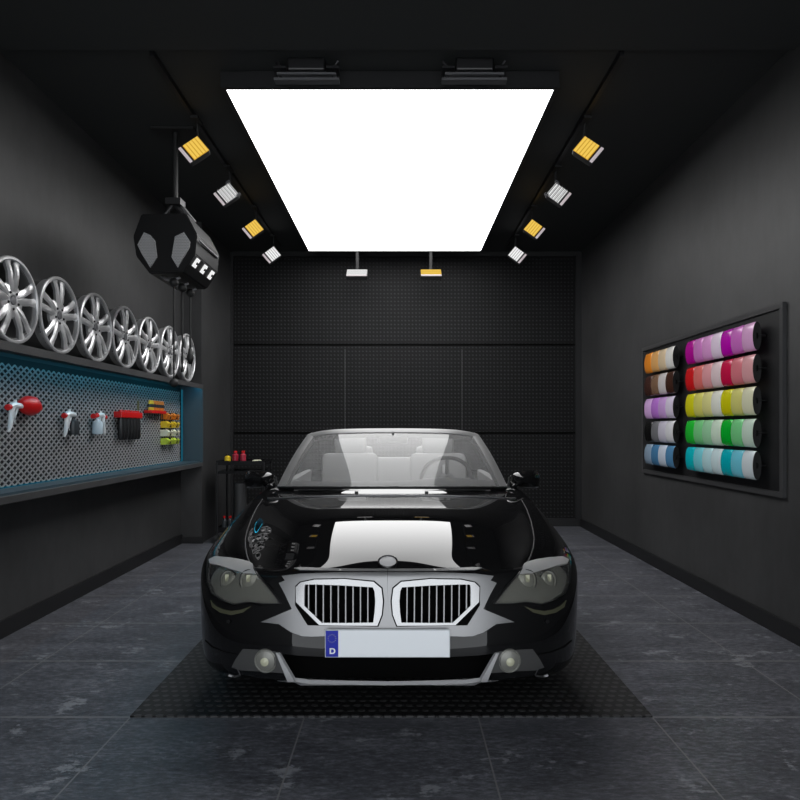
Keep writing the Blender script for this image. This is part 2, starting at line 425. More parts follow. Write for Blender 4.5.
# alloy rims standing on it
def rim_proto():
    t = thing('alloy_rim', '', 'car rim', (0, 0, 0), 'bare alloy rims on the display shelf')
    ax = (1, 0, 0); R_ = .258; c = (0, 0, R_)
    bm = bmesh.new()
    lathe(bm, [(.236, .005), (.240, .011), (.251, .011), (.258, .006), (.258, -.008), (.248, -.014), (.244, -.02), (.240, -.06), (.236, -.02), (.236, .005)], c, ax, 48, caps=False)
    mesh_obj('rim_lip', bm, M['alloy'], t, 'auto')
    bm = bmesh.new()
    lathe(bm, [(.246, -.014), (.236, -.05), (.232, -.14), (.246, -.19), (.256, -.2), (.256, -.208), (.240, -.205), (.222, -.14), (.222, -.014), (.246, -.014)], c, ax, 40, caps=False)
    mesh_obj('barrel', bm, M['alloy_dark'], t, 'auto')
    bm = bmesh.new()
    lathe(bm, [(.0, -.03), (.108, -.03), (.110, -.012), (.09, .0), (.034, -.001), (.03, -.006), (.0, -.006)], c, ax, 24, caps=False)
    h = mesh_obj('hub', bm, M['alloy'], t, 'auto')
    bm = bmesh.new(); lathe(bm, [(.0, .004), (.024, .003), (.028, -.004), (0, -.005)], c, ax, 20, caps=False); mesh_obj('centre_cap', bm, M['grey_metal'], h, 'auto')
    for k in range(5):
        a = 2 * PI * k / 5 + PI / 2
        bm = bmesh.new()
        for s in (-1, 1):
            d = Vector((0, math.cos(a), math.sin(a))); n = Vector((0, -math.sin(a), math.cos(a)))
            secs = []
            for r, off, w, xo, th in ((.05, .014, .026, -.004, .03), (.10, .024, .025, .006, .028), (.16, .033, .023, .006, .026), (.215, .044, .026, -.002, .03), (.241, .050, .034, .0, .03)):
                cc = Vector(c) + d * r + n * (s * off); X = Vector((1, 0, 0))
                secs.append([bm.verts.new(cc + n * (-w) + X * (xo - .006)), bm.verts.new(cc + X * (xo + .004) - n * w * .45), bm.verts.new(cc + X * (xo + .004) + n * w * .45), bm.verts.new(cc + n * w + X * (xo - .006)), bm.verts.new(cc + n * w * .6 + X * (xo - th)), bm.verts.new(cc - n * w * .6 + X * (xo - th))])
            for p, q in zip(secs, secs[1:]): bridge(bm, p, q)
            bm.faces.new(secs[0][::-1]); bm.faces.new(secs[-1])
        sp = mesh_obj('spoke', bm, M['alloy'], t, 'auto')
        bm = bmesh.new(); lathe(bm, [(.0, .006), (.007, .006), (.009, -.004), (0, -.004)], Vector(c) + Vector((0, math.cos(a + PI / 5), math.sin(a + PI / 5))) * .052, ax, 8, caps=False)
        mesh_obj('lug_bolt', bm, M['steel_dark'], sp)
    return t
rims = [3.86, 4.385, 4.91, 5.435, 5.96, 6.485, 7.01]
where = ['largest, cut by the photo edge', 'second from the photo edge', 'third from the photo edge', 'in the middle of the row of seven', 'fifth from the photo edge, left of the cords', 'sixth, crossed by a hanging cord', 'smallest, at the far end of the row']
rp = rim_proto()
for i, (d, wh) in enumerate(zip(rims, where)):
    o = rp if i == 0 else copy_tree(rp)
    o.location = (-2.295, d, 1.83); o.rotation_euler = (i * .0, 0, 0)
    o['label'] = 'silver alloy rim standing on the shelf, ' + wh

# ------------------------------------------------------------------ things hung in the display
XT = XL + .075                                     # plane of the tools
def hook(bm, y, z): tube(bm, [(XL + .03 - XT, y, z), (0, y, z)], .005, 6)

def spray_gun(y, z, label, cupm, cup, flip=1, redtail=False):
    """gun seen from the side: nozzle towards +y when flip=1"""
    t = thing('spray_gun', label, 'spray gun', (XT, y, z), 'spray guns on the mesh panel')
    f = flip
    bm = bmesh.new()
    tube(bm, [(0, -f * .055, .06), (0, -f * .03, .07), (0, f * .05, .068), (0, f * .085, .064)], [.016, .022, .018, .013], 10)
    tube(bm, [(0, f * .0, .075), (0, f * .0, .105)], .009, 8)
    addbox(bm, (-.045, -.006, .055), (0, .006, .067))
    body = mesh_obj('gun_body', bm, M['gun'], t, 'auto')
    bm = bmesh.new(); tube(bm, [(0, -f * .035, .06), (0, -f * .045, 0), (0, -f * .06, -.07), (0, -f * .07, -.10)], [.019, .016, .014, .008], 10); mesh_obj('grip', bm, M['gun'], t, 'auto')
    bm = bmesh.new(); tube(bm, [(0, f * .02, .05), (0, f * .0, .01), (0, -f * .012, -.03), (0, -f * .004, -.05)], [.008, .007, .005, .004], 8); mesh_obj('trigger', bm, M['gun'], t, 'auto')
    bm = bmesh.new(); lathe(bm, [(0, 0), (.016, 0), (.020, .012), (.020, .03), (0, .032)], (0, -f * .055, .06), (0, -f, -.2), 12, caps=False); mesh_obj('adjusting_knob', bm, M['red'], t, 'auto')
    if cup == 'side':
        bm = bmesh.new(); lathe(bm, [(0, 0), (.02, .0), (.045, .03), (.062, .07), (.066, .12), (.05, .16), (.03, .18), (.026, .21), (.0, .215)], (0, f * .06, .085), (0, f, -.12), 20, caps=False)
    else:
        bm = bmesh.new(); lathe(bm, [(0, .02), (.012, .02), (.014, 0), (.036, -.012), (.04, -.03), (.042, -.10), (.036, -.115), (0, -.116)], (0, f * .055, .03), (0, 0, 1), 20, caps=False)
    mesh_obj('paint_cup', bm, cupm, t, 'auto')
    return t
spray_gun(4.15, 1.405, 'white spray gun with a big bulging red cup, left on the mesh panel', M['red'], 'side')
spray_gun(4.83, 1.365, 'white spray gun with a dark grey cup hanging below, on the mesh panel', M['cup_dark'], 'below')
g = spray_gun(5.33, 1.365, 'spray gun with a pale cup and red fittings beside the red-topped rack', M['cup_pale'], 'below', -1)
bm = bmesh.new(); tube(bm, [(0, -.06, .07), (0, -.10, .055), (0, -.13, .06)], [.02, .012, .022], 10); mesh_obj('air_hose_fitting', bm, M['red'], g, 'auto')

t = thing('tool_rack', 'red-topped rack of hanging black tools in the middle of the mesh panel', 'tool rack', (XT, 5.9, 1.36))
mesh_obj('rail', B((-.045, -.23, .06), (.03, .23, .115), bev=.008), M['red'], t)
for k in range(6):
    bm = bmesh.new(); y = -.18 + k * .072
    tube(bm, [(0, y, .06), (0, y, .0), (0, y, -.12), (0, y, -.135)], [.022, .026, .026, .018], 10); sk = mesh_obj('socket_holder', bm, M['black'], t, 'auto')
    bm = bmesh.new(); tube(bm, [(.0, y, .113), (.0, y, .13)], .016, 10); mesh_obj('cap', bm, M['red'], sk, 'auto')

t = thing('screwdriver_rack', 'orange and yellow handled screwdrivers in a red rack near the shelf end', 'screwdriver rack', (XT, 6.57, 1.535))
mesh_obj('rail', B((-.045, -.23, -.06), (.03, .18, -.03), bev=.004), M['red'], t)
for k in range(7):
    y = -.19 + k * .056; bm = bmesh.new()
    tube(bm, [(0, y, -.045), (0, y, -.02), (0, y, .05), (0, y, .07)], [.010, .016, .016, .009], 8); hdl = mesh_obj('handle', bm, M['yellow'] if k in (0, 1) else M['orange'], t, 'auto')
    bm = bmesh.new(); tube(bm, [(0, y, -.045), (0, y, -.12)], .005, 6); mesh_obj('shaft', bm, M['steel_dark'], hdl); bm = bmesh.new(); tube(bm, [(0, y, .0), (0, y, .032)], .0185, 8); mesh_obj('grip_band', bm, M['black'], hdl)

names = [('orange', 'orange', 'top row'), ('yellow', 'yellow', 'second row'), ('cream', 'cream white', 'third row'), ('lime', 'lime green', 'bottom row')]
for r, (mk, cn, rw) in enumerate(names):
    for k in range(2):
        y = 6.86 + k * .2; z = 1.455 - r * .088
        t = thing('parts_bin', 'small %s parts bin, %s, %s of the pair on the mesh end' % (cn, rw, 'left' if k == 0 else 'right'), 'parts bin', (XT, y, z), 'coloured parts bins on the mesh panel')
        bm = bmesh.new(); prism(bm, [(-.045, -.08, .034), (-.045, -.08, -.034), (.02, -.08, -.034), (.04, -.08, .01), (.01, -.08, .034)], (0, .16, 0)); mesh_obj('tray', bm, M[mk], t)
        mesh_obj('divider', B((-.03, -.004, -.03), (.038, .004, .036)), M['steel_dark'], t)
# small tags at the left of the screwdriver rack
o = mesh_obj('paper_tag', B((XL + .036, 6.17, 1.50), (XL + .042, 6.20, 1.59)), mat('tag_olive', (.16, .15, .05), .5)); tag(o, 'tiny dull yellow tag on the mesh left of the screwdriver rack', 'tag')

# ------------------------------------------------------------------ hose drum unit hanging at the left
D0 = 5.0; DE = 5.62
t = thing('hose_reel_box', 'black faceted ceiling-hung hose and light box with grey mesh windows', 'reel box', (W(166, 240, D0).x, D0, ZC))
O = Vector(t.location)
def q(px, py, d=D0): return W(px, py, d) - O
out = [(141, 214), (186, 213), (197, 234), (195, 254), (183, 272), (150, 274), (136, 256), (133, 236)]
bm = bmesh.new(); prism(bm, [q(*p) for p in out], (0, DE - D0, 0)); bmesh.ops.bevel(bm, geom=bm.edges[:], offset=.008, segments=2, affect='EDGES'); mesh_obj('housing', bm, mat('reel_box_black', (.003, .003, .0035), .5, spec=.25), t)
for pl in ([(138, 245), (144.5, 232.6), (150.6, 235.4), (155.4, 241), (157.5, 257.4), (150.6, 267.7), (141.7, 253)], [(175.4, 236.8), (184.3, 232.6), (190.5, 242.3), (189.8, 247.8), (178, 267.7), (172, 257.4)]):
    bm = bmesh.new(); prism(bm, [q(*p) + Vector((0, -.012, 0)) for p in pl], (0, .014, 0)); mesh_obj('mesh_window', bm, M['hexmesh'], t)
# side: three bright reel windows on the facet facing the room
A = W(195, 254, D0) - O; Bq = W(183, 272, D0) - O; edge = (Bq - A); nrm = Vector((-edge.z, 0, edge.x)).normalized()
if nrm.x < 0: nrm = -nrm
for k in range(3):
    c = A + edge * .30 + Vector((0, .10 + .2 * k, 0)) + nrm * .006
    bm = bmesh.new(); box(bm, c, (.012, .072, .075), Matrix.Rotation(math.atan2(nrm.x, nrm.z) - PI / 2, 3, 'Y'), bev=.004)
    wd = mesh_obj('lamp_window', bm, M['lamp_white_small'], t)
    bm = bmesh.new(); lathe(bm, [(0, .016), (.010, .016), (.012, 0)], c, nrm, 12, caps=False); mesh_obj('lamp_knob', bm, M['black'], wd)
bm = bmesh.new(); tube(bm, [q(197, 241, D0 + .03) + Vector((.02, 0, 0)), q(197, 241, D0 + .05) + Vector((.02, .5, 0))], .008); mesh_obj('side_rail', bm, M['grey_metal'], t)
for k, yy in enumerate((.1, .3, .5)):
    base = q(168, 273.5) + Vector((.0, yy, 0))
    bm = bmesh.new(); tube(bm, [base + Vector((-.10, 0, .015)), base + Vector((-.05, 0, -.02)), base + Vector((.0, 0, -.03)), base + Vector((.06, 0, -.01))], [.008, .014, .016, .01]); mesh_obj('outlet_shroud', bm, M['grey_metal'], t, 'auto')
    bm = bmesh.new(); ball(bm, base + Vector((.01, 0, -.045)), .036); mesh_obj('hose_stop', bm, M['cord'], t, True)
bm = bmesh.new()
top = q(165, 213) + Vector((0, .2, 0))
addbox(bm, top + Vector((-.10, -.1, .0)), top + Vector((.14, .1, .02)))
tube(bm, [top + Vector((-.1, 0, .02)), top + Vector((.0, 0, .14)), top + Vector((.1, 0, .02))], .02); tube(bm, [top + Vector((.02, 0, .16)), top + Vector((.13, .1, .02))], .022)
addbox(bm, top + Vector((-.05, -.06, .12)), top + Vector((.07, .06, .17)))
mesh_obj('mounting_yoke', bm, M['black'], t)
bm = bmesh.new(); tube(bm, [(top.x + .01, top.y, top.z + .16), (top.x + .01, top.y, 0)], .022, 12); addbox(bm, (top.x - .16, top.y - .08, -.02), (top.x + .18, top.y + .08, 0)); mesh_obj('ceiling_pole', bm, M['cord'], t)
for k, (px, yy, y2, tip) in enumerate(((170, .1, 383, 'bob'), (178, .3, 372, None), (188, .5, 358, 'grip'))):
    base = q(168, 273.5) + Vector((.01, yy, -.07)); d = D0 + yy
    end = Vector((base.x, base.y, W(0, y2, d).z - O.z))
    bm = bmesh.new(); tube(bm, [base, end], .007, 6); h = mesh_obj('hanging_cord', bm, M['cord'], t)
    bm = bmesh.new()
    if tip == 'bob': ball(bm, end, .034)
    elif tip == 'grip': tube(bm, [end + Vector((0, 0, .08)), end, end - Vector((0, 0, .05))], [.014, .03, .016], 10)
    else: tube(bm, [end + Vector((0, 0, .03)), end], .012, 8)
    mesh_obj('cord_end', bm, M['cord'], h, True)

# ------------------------------------------------------------------ colour rolls on the right wall
t = thing('roll_display_board', 'black framed wall board on the right wall that carries the colour rolls', 'display board', (XR, 5.33, .885))
ya, yb, za, zb = 4.12, 6.52, .885, 2.13
def K(x, y, z): return (x - XR, y - 5.33, z - .885)
mesh_obj('back_panel', B(K(XR - .012, ya + .03, za + .03), K(XR, yb - .03, zb - .03)), mat('board_face', (.013, .013, .014), .35), t)
bm = bmesh.new(); addbox(bm, K(XR - .025, ya, za), K(XR, ya + .035, zb)); addbox(bm, K(XR - .025, yb - .035, za), K(XR, yb, zb)); addbox(bm, K(XR - .025, ya + .035, za), K(XR, yb - .035, za + .035)); addbox(bm, K(XR - .025, ya + .035, zb - .035), K(XR, yb - .035, zb))
mesh_obj('frame', bm, mat('frame_edge', (.05, .05, .052), .3), t)
RX = XR - .07; RR = .097; RS = .30
zrow = [1.945 - .2165 * i for i in range(5)]
gr_y = (4.33, 5.36); gl_y = (5.60, 6.26)
for z in zrow:
    for (a, b) in (gr_y, gl_y):
        bm = bmesh.new(); tube(bm, [K(RX, a - .004, z), K(RX, b + .004, z)], .005, 10)
        for y in (a - .006, b + .006): tube(bm, [K(RX, y, z), K(XR - .01, y, z)], .005, 8)
        mesh_obj('roll_bar', bm, M['steel_dark'], t)
CR = [[((170, 0, 140), 'deep magenta'), ((200, 120, 190), 'mid pink-purple'), ((214, 150, 204), 'light orchid'), ((226, 206, 226), 'near-white lilac'), ((182, 0, 170), 'vivid magenta'), ((205, 110, 195), 'orchid pink'), ((222, 168, 212), 'pale orchid')],
      [((200, 20, 25), 'bright red'), ((215, 110, 105), 'salmon'), ((216, 150, 155), 'light rose'), ((222, 198, 202), 'near-white pink'), ((200, 15, 70), 'crimson'), ((216, 120, 130), 'mid rose'), ((222, 162, 166), 'pale rose')],
      [((205, 200, 20), 'strong yellow'), ((210, 205, 105), 'soft yellow'), ((216, 211, 140), 'light yellow'), ((226, 226, 214), 'off-white'), ((206, 200, 8), 'vivid yellow'), ((211, 206, 120), 'mid pale yellow'), ((222, 221, 190), 'cream')],
      [((30, 182, 50), 'bright green'), ((118, 200, 130), 'mint green'), ((152, 206, 162), 'light mint'), ((206, 226, 206), 'near-white green'), ((0, 176, 45), 'vivid green'), ((120, 206, 136), 'mid mint'), ((202, 222, 206), 'pale green-white')],
      [((0, 176, 186), 'turquoise'), ((118, 200, 211), 'light aqua'), ((180, 216, 221), 'pale aqua'), ((202, 222, 226), 'near-white blue'), ((0, 170, 181), 'vivid turquoise'), ((110, 196, 216), 'sky aqua'), ((212, 222, 226), 'whitish')]]
CL = [[((216, 130, 38), 'orange'), ((212, 160, 98), 'tan orange'), ((204, 182, 150), 'beige'), ((218, 216, 212), 'white')],
      [((62, 36, 30), 'dark brown'), ((120, 92, 72), 'mid brown'), ((196, 190, 190), 'light grey'), ((62, 35, 25), 'chocolate brown')],
      [((205, 165, 215), 'pale violet'), ((175, 112, 200), 'violet'), ((190, 150, 206), 'soft violet'), ((212, 202, 222), 'whitish violet')],
      [((14, 14, 14), 'black'), ((112, 112, 116), 'mid grey'), ((190, 186, 200), 'pale lilac grey'), ((212, 212, 216), 'white')],
      [((132, 152, 172), 'dusty blue'), ((70, 120, 160), 'steel blue'), ((192, 202, 216), 'icy white-blue'), ((80, 132, 172), 'denim blue')]]
rname = ['top', 'second', 'middle', 'fourth', 'bottom']; oname = ['far left end', 'second', 'third', 'fourth', 'fifth', 'sixth', 'near right end']
M['core'] = mat('roll_core', (.012, .012, .012), .4); M['band'] = mat('roll_end_band', (.55, .55, .56), .4)
def make_roll_mesh(wd):
    bm = bmesh.new(); h = wd / 2
    lathe(bm, [(.03, -h + .002), (RR - .012, -h + .002), (RR - .003, -h + .006), (RR, -h + .014), (RR, h - .008), (RR - .004, h - .002), (.03, h - .002), (.03, -h + .002)], (0, 0, 0), (0, 1, 0), 32, caps=False)
    bmesh.ops.recalc_face_normals(bm, faces=bm.faces)
    for v in bm.verts: v.co.x *= RS
    me = bpy.data.meshes.new('film'); bm.to_mesh(me); bm.free(); me.shade_smooth(); me.set_sharp_from_angle(angle=math.radians(40)); return me
def make_core_mesh(wd, last=False):
    bm = bmesh.new(); h = wd / 2
    lathe(bm, [(.022, -h), (.031, -h), (.031, h), (.022, h), (.022, -h)], (0, 0, 0), (0, 1, 0), 20, caps=False)
    if last: lathe(bm, [(.022, -h - .001), (RR - .003, -h - .001), (RR - .003, -h + .004), (.022, -h + .004), (.022, -h - .001)], (0, 0, 0), (0, 1, 0), 32, caps=False)
    bmesh.ops.recalc_face_normals(bm, faces=bm.faces)
    for v in bm.verts: v.co.x *= RS
    me = bpy.data.meshes.new('core'); bm.to_mesh(me); bm.free(); me.materials.append(M['core']); return me
for CC, (a, b), side in ((CR, gr_y, 'wide right-hand'), (CL, gl_y, 'narrow left-hand')):
    n = len(CC[0]); wd = (b - a) / n; base = make_roll_mesh(wd - .0008); core = make_core_mesh(wd - .002); core_end = make_core_mesh(wd - .002, True)
    for r in range(5):
        for k in range(n):
            rgb, cn = CC[r][k]
            y = b - (k + .5) * wd
            pos = oname[k] if k < n - 1 else 'near right end'
            t = thing('film_roll', '%s film roll, %s of the %s row, %s rack' % (cn, pos, rname[r], side), 'film roll', (RX, y, zrow[r]), 'colour film rolls in the %s row of the %s rack' % (rname[r], side))
            me = base.copy(); me.materials.append(mat('film_' + cn.replace(' ', '_'), lin(rgb), .22, coat=.3))
            o = bpy.data.objects.new('film', me); C.objects.link(o); o.parent = t
            o = bpy.data.objects.new('core', core_end if k == n - 1 else core); C.objects.link(o); o.parent = t

# ------------------------------------------------------------------ tool trolley in the back left corner
TX, TY = -1.85, 7.75
t = thing('tool_trolley', 'black tool trolley in the back left corner behind the car', 'tool trolley', (TX, TY, 0))
w, dd = .27, .22
for sx in (-1, 1):
    for sy in (-1, 1):
        bm = bmesh.new(); tube(bm, [(sx * w, sy * dd, .06), (sx * w, sy * dd, .93)], .014, 8); mesh_obj('post', bm, M['black'], t)
        bm = bmesh.new(); lathe(bm, [(0, -.012), (.045, -.012), (.045, .012), (0, .012)], (sx * w, sy * dd, .045), (1, 0, 0), 16, caps=False); mesh_obj('caster', bm, M['rubber'], t, 'auto')
for z, hh in ((.90, .05), (.80, .03), (.12, .06)):
    bm = bmesh.new(); addbox(bm, (-w, -dd, z), (w, dd, z + .012)); addbox(bm, (-w, -dd - .01, z), (w, -dd, z + hh)); addbox(bm, (-w, dd, z), (w, dd + .01, z + hh)); addbox(bm, (-w - .01, -dd, z), (-w, dd, z + hh)); addbox(bm, (w, -dd, z), (w + .01, dd, z + hh))
    mesh_obj('shelf_tray', bm, M['black_gloss'], t)
def bottle(x, y, z, h, r, m, label, capm, cat='bottle', g='bottles on the tool trolley'):
    b = thing('spray_bottle', label, cat, (x, y, z), g)
    bm = bmesh.new(); lathe(bm, [(0, 0), (r, 0), (r, h * .7), (r * .5, h * .8), (r * .45, h * .86), (0, h * .86)], (0, 0, 0), (0, 0, 1), 16, caps=False); mesh_obj('bottle_body', bm, m, b, 'auto')
    bm = bmesh.new(); lathe(bm, [(0, h * .86), (r * .6, h * .86), (r * .6, h), (0, h)], (0, 0, 0), (0, 0, 1), 12, caps=False); mesh_obj('bottle_cap', bm, capm, b, 'auto'); return b
bottle(TX - .165, TY - .15, .912, .115, .036, M['yellow'], 'small yellow bottle, left one on the trolley top', M['black'])
bottle(TX - .075, TY - .15, .912, .15, .036, mat('bottle_crimson', lin((150, 30, 50)), .35), 'red bottle in the middle of the three on the trolley top', M['red'])
bottle(TX + .015, TY - .15, .912, .15, .036, mat('bottle_crimson', lin((160, 40, 60)), .35), 'red bottle, right one of the three on the trolley top', M['red'])
o = mesh_obj('cleaning_cloth', B((TX + .12, TY - .17, .912), (TX + .22, TY - .07, .955), bev=.015), M['cream']); tag(o, 'small folded white cloth on the right side of the trolley top', 'cloth')
bm = bmesh.new(); lathe(bm, [(0, 0)] + [(.075 + (.004 if i % 2 else 0), .0 + i * .055) for i in range(11)] + [(0, .56)], (TX - .03, TY - .1, .133), (0, 0, 1), 20, caps=False)
o = mesh_obj('paper_roll_drum', bm, M['bottle_grey'], None, 'auto'); tag(o, 'tall dark grey ribbed drum standing inside the tool trolley', 'drum')
for k, (dx, m) in enumerate(((-.20, 'cup_dark'), (-.135, 'cup_dark'), (.09, 'cup_dark'), (.16, 'cup_dark'))):
    bottle(TX + dx, TY - .16, .133, .17, .028, M[m], 'dark bottle with red cap on the lower trolley shelf, %s' % ['at the left post', 'second from the left post', 'right of the drum', 'at the right post'][k], M['red'])

# ------------------------------------------------------------------ the car
CX, CY = -.053, 2.70
car = thing('convertible_car', 'glossy black two-door convertible parked nose-on with a blank number plate', 'car', (CX, CY, 0))
CAM = Vector((-CX, -CY, H))

front_top = [(0, .08, .722), (.12, .082, .724), (.25, .09, .724), (.38, .11, .718), (.48, .145, .71), (.56, .195, .698), (.61, .25, .685)]
crest = [(.645, .32, .70), (.675, .40, .713), (.712, .52, .731), (.745, .66, .749), (.772, .82, .770), (.797, 1.0, .792), (.822, 1.25, .832), (.835, 1.5, .868), (.845, 1.8, .895)]
belt = [(.85, 2.15, .905), (.855, 2.5, .91), (.855, 2.85, .915), (.85, 3.2, .92)]
rcrest = [(.84, 3.5, .925), (.82, 3.75, .925), (.79, 4.0, .92), (.75, 4.25, .91), (.70, 4.45, .90), (.64, 4.6, .89)]
rear_top = [(.58, 4.66, .885), (.48, 4.70, .89), (.36, 4.73, .895), (.24, 4.75, .90), (.12, 4.76, .90), (0, 4.765, .90)]
sfront = [(0, 0), (.14, .003), (.29, .014), (.43, .035), (.555, .07), (.668, .12), (.762, .188)]
scr = [(.838, .272), (.892, .372), (.928, .49), (.944, .63), (.950, .80), (.950, .97), (.944, 1.25), (.936, 1.5), (.93, 1.8)]
sbelt = [(.928, 2.15), (.927, 2.5), (.927, 2.85), (.93, 3.2)]
srcr = [(.936, 3.5), (.938, 3.8), (.93, 4.1), (.90, 4.35), (.85, 4.55), (.77, 4.68)]
srear = [(.66, 4.76), (.54, 4.80), (.40, 4.815), (.27, 4.82), (.13, 4.82), (0, 4.82)]
tops = front_top + crest + belt + rcrest + rear_top
sides = sfront + scr + sbelt + srcr + srear
ws = [0, 0, 0, 0, .05, .2, .4, .65, .85] + [1] * (len(tops) - 9 - 9) + [.9, .7, .5] + [.3, .1, 0, 0, 0, 0]
ws = ws[:len(tops)]
ZF = [.704, .66, .60, .54, .47, .39, .31, .255, .225]
YO = [.058, .050, .038, .026, .013, .0, .0, .012, .10]
def column(i):
    T = Vector(tops[i]); S = sides[i]; w = ws[i]; rear = i > len(tops) / 2
    n = 9; out = [T]
    for k in range(n):
        # nose / tail style
        yo = YO[k] * (-1 if rear else 1)
        zf = ZF[k] if not rear else .9 - (.9 - .3) * ((k + .3) / 8.3)
        f = Vector((S[0] * (1 - .0 * k), S[1] + yo, zf))
        if k < 3: f.x = S[0] + (T.x - S[0]) * (.7, .45, .2)[k]
        if k == 7: f.x *= .985
        if k == 8: f.x *= .95
        # flank style
        top = T.z
        zs = [top + .012, top - .045, top - .045 - (top - .585) * .4, .54 + (top - .7) * .25, .46, .37, .29, .215, .175][k]
        xs = [T.x + (S[0] - T.x) * .72, S[0] - .012, S[0] + .004, S[0], S[0] - .002, S[0] - .006, S[0] - .012, S[0] - .02, S[0] - .08][k]
        ys = T.y + (S[1] - T.y) * (.5, .85, 1, 1, 1, 1, 1, 1, 1)[k]
        s = Vector((xs, ys, zs))
        out.append(f.lerp(s, w))
    return out
cols = [column(i) for i in range(len(tops))]
nf = len(front_top)
hood_yc = [.08, .135, .215, .34, .50, .70, .90, 1.10, 1.32, 1.56]
hood_zc = [.722, .754, .785, .821, .855, .890, .908, .914, .915, .917]
bm = bmesh.new()
def keyed(p, cache={}):
    k = tuple(round(c, 5) for c in p)
    v = cache.get(k)
    if v is None or not v.is_valid: v = bm.verts.new(p); cache[k] = v
    return v
def quad(a, b, c, d):
    vs = [keyed(p) for p in (a, b, c, d)]
    if len(set(vs)) == 4:
        try: bm.faces.new(vs)
        except ValueError: pass
for sgn in (1, -1):
    def mx(p): return Vector((p[0] * sgn, p[1], p[2]))
    for i in range(len(cols) - 1):
        for k in range(9): quad(mx(cols[i][k]), mx(cols[i + 1][k]), mx(cols[i + 1][k + 1]), mx(cols[i][k + 1]))
    # bonnet
    def deck(edge, cr, yc, zc, pw=3.3):
        rows_ = [[Vector(p) for p in edge]]
        for j in range(1, len(yc)):
            cp = Vector(cr[j - 1]); row = []
            for i in range(len(edge)):
                u0 = edge[i][0] / edge[-1][0]; u = u0
                x = cp.x * u
                y = yc[j] + (cp.y - yc[j]) * u ** 2.4
                z = zc[j] - (zc[j] - cp.z) * u ** (pw if j > 3 or pw > 4 else 2.3 + .25 * j)
                if i == len(edge) - 1: row.append(cp)
                else:
                    row.append(Vector((x, y, z)))
            rows_.append(row)
        for a, b in zip(rows_, rows_[1:]):
            for i in range(len(edge) - 1): quad(mx(a[i]), mx(a[i + 1]), mx(b[i + 1]), mx(b[i]))
        return rows_
    hood_rows = deck(front_top, crest, hood_yc, hood_zc)
    deck(rear_top[::-1] + [rcrest[-1]], [rcrest[4], rcrest[3], rcrest[2], rcrest[1], rcrest[0]], [4.765, 4.6, 4.4, 4.15, 3.9, 3.6], [.90, .93, .94, .945, .945, .94])
bmesh.ops.recalc_face_normals(bm, faces=bm.faces)
me = bpy.data.meshes.new('tmp_body'); bm.to_mesh(me); bm.free()
tmp = bpy.data.objects.new('tmp_body', me); C.objects.link(tmp)
md = tmp.modifiers.new('s', 'SUBSURF'); md.levels = 3; md.render_levels = 3
def bake(o):
    dg = bpy.context.evaluated_depsgraph_get(); e = o.evaluated_get(dg); m2 = bpy.data.meshes.new_from_object(e); return m2
bme = bake(tmp)
bb = bmesh.new(); bb.from_mesh(bme); BV = BVHTree.FromBMesh(bb)
# make sure that normals look outward
def hit(px, py):
    d = (W(px, py, 1.0) - Vector((0, 0, H))).normalized()
    # the photo's ray in the car's own frame
    loc, nrm, idx, dist = BV.ray_cast(CAM, d)
    if loc is None:
        loc, nrm, idx, dist = BV.find_nearest(CAM + d * 3.25)
    if nrm.dot(d) > 0: nrm = -nrm
    return loc, nrm
bpy.data.objects.remove(tmp)

PXC = VX + CX * F / (CY + .05)
def mpx(p): return p
def patch(polys, off, th, step=3.0, side=1, flat=None):
    """lay a sheet of real thickness on the car's skin"""
    b = bmesh.new()
    for pl in polys:
        vs = [b.verts.new((p[0], p[1], 0)) for p in pl]; b.faces.new(vs)
    bmesh.ops.remove_doubles(b, verts=b.verts, dist=.01)
    xs = [v.co.x for v in b.verts]; ys = [v.co.y for v in b.verts]
    x = math.floor(min(xs)) + step
    while x < max(xs):
        bmesh.ops.bisect_plane(b, geom=b.verts[:] + b.edges[:] + b.faces[:], plane_co=(x, 0, 0), plane_no=(1, 0, 0)); x += step
    y = math.floor(min(ys)) + step
    while y < max(ys):
        bmesh.ops.bisect_plane(b, geom=b.verts[:] + b.edges[:] + b.faces[:], plane_co=(0, y, 0), plane_no=(0, 1, 0)); y += step
    bmesh.ops.triangulate(b, faces=[f for f in b.faces if len(f.verts) > 4])
    b.verts.ensure_lookup_table()
    fr, bk = [], []
    o = bmesh.new()
    for v in b.verts:
        l, n = hit(v.co.x, v.co.y)
        if flat is not None: n = Vector(flat)
        p = l + n * off; q_ = l + n * (off - th)
        p.x *= side; q_.x *= side
        fr.append(o.verts.new(p)); bk.append(o.verts.new(q_))
    for f in b.faces:
        ids = [v.index for v in f.verts]
        try:
            o.faces.new([fr[i] for i in ids]); o.faces.new([bk[i] for i in ids[::-1]])
        except ValueError: pass
    b.verts.index_update()
    for e in b.edges:
        if len(e.link_faces) == 1:
            i, j = e.verts[0].index, e.verts[1].index
            try: o.faces.new((fr[i], fr[j], bk[j], bk[i]))
            except ValueError: pass
    b.free(); return o
def idx(b): b.verts.index_update()

def cutter(poly, y_back, side=1):
    b = bmesh.new(); A = []; Bk = []
    for p in poly:
        r = W(p[0], p[1], 1.0) - Vector((0, 0, H))
        a = CAM + r * (-.15 - CAM.y); c = CAM + r * (y_back - CAM.y)
        a.x *= side; c.x *= side
        A.append(b.verts.new(a)); Bk.append(b.verts.new(c))
    b.faces.new(A); b.faces.new(Bk[::-1]); bridge(b, A, Bk)
    bmesh.ops.recalc_face_normals(b, faces=b.faces)
    return b

kid_open = [(305.6, 584.6), (315, 584.4), (345, 585.4), (374.6, 587.4), (375.5, 600), (373.8, 624), (350, 624), (322, 623.4), (305.2, 607.5)]
int_pts = [(280, 653.6), (298, 655.6), (330, 657.2), (387.4, 658), (387.4, 683), (340, 682), (308, 681), (294, 679.5)]

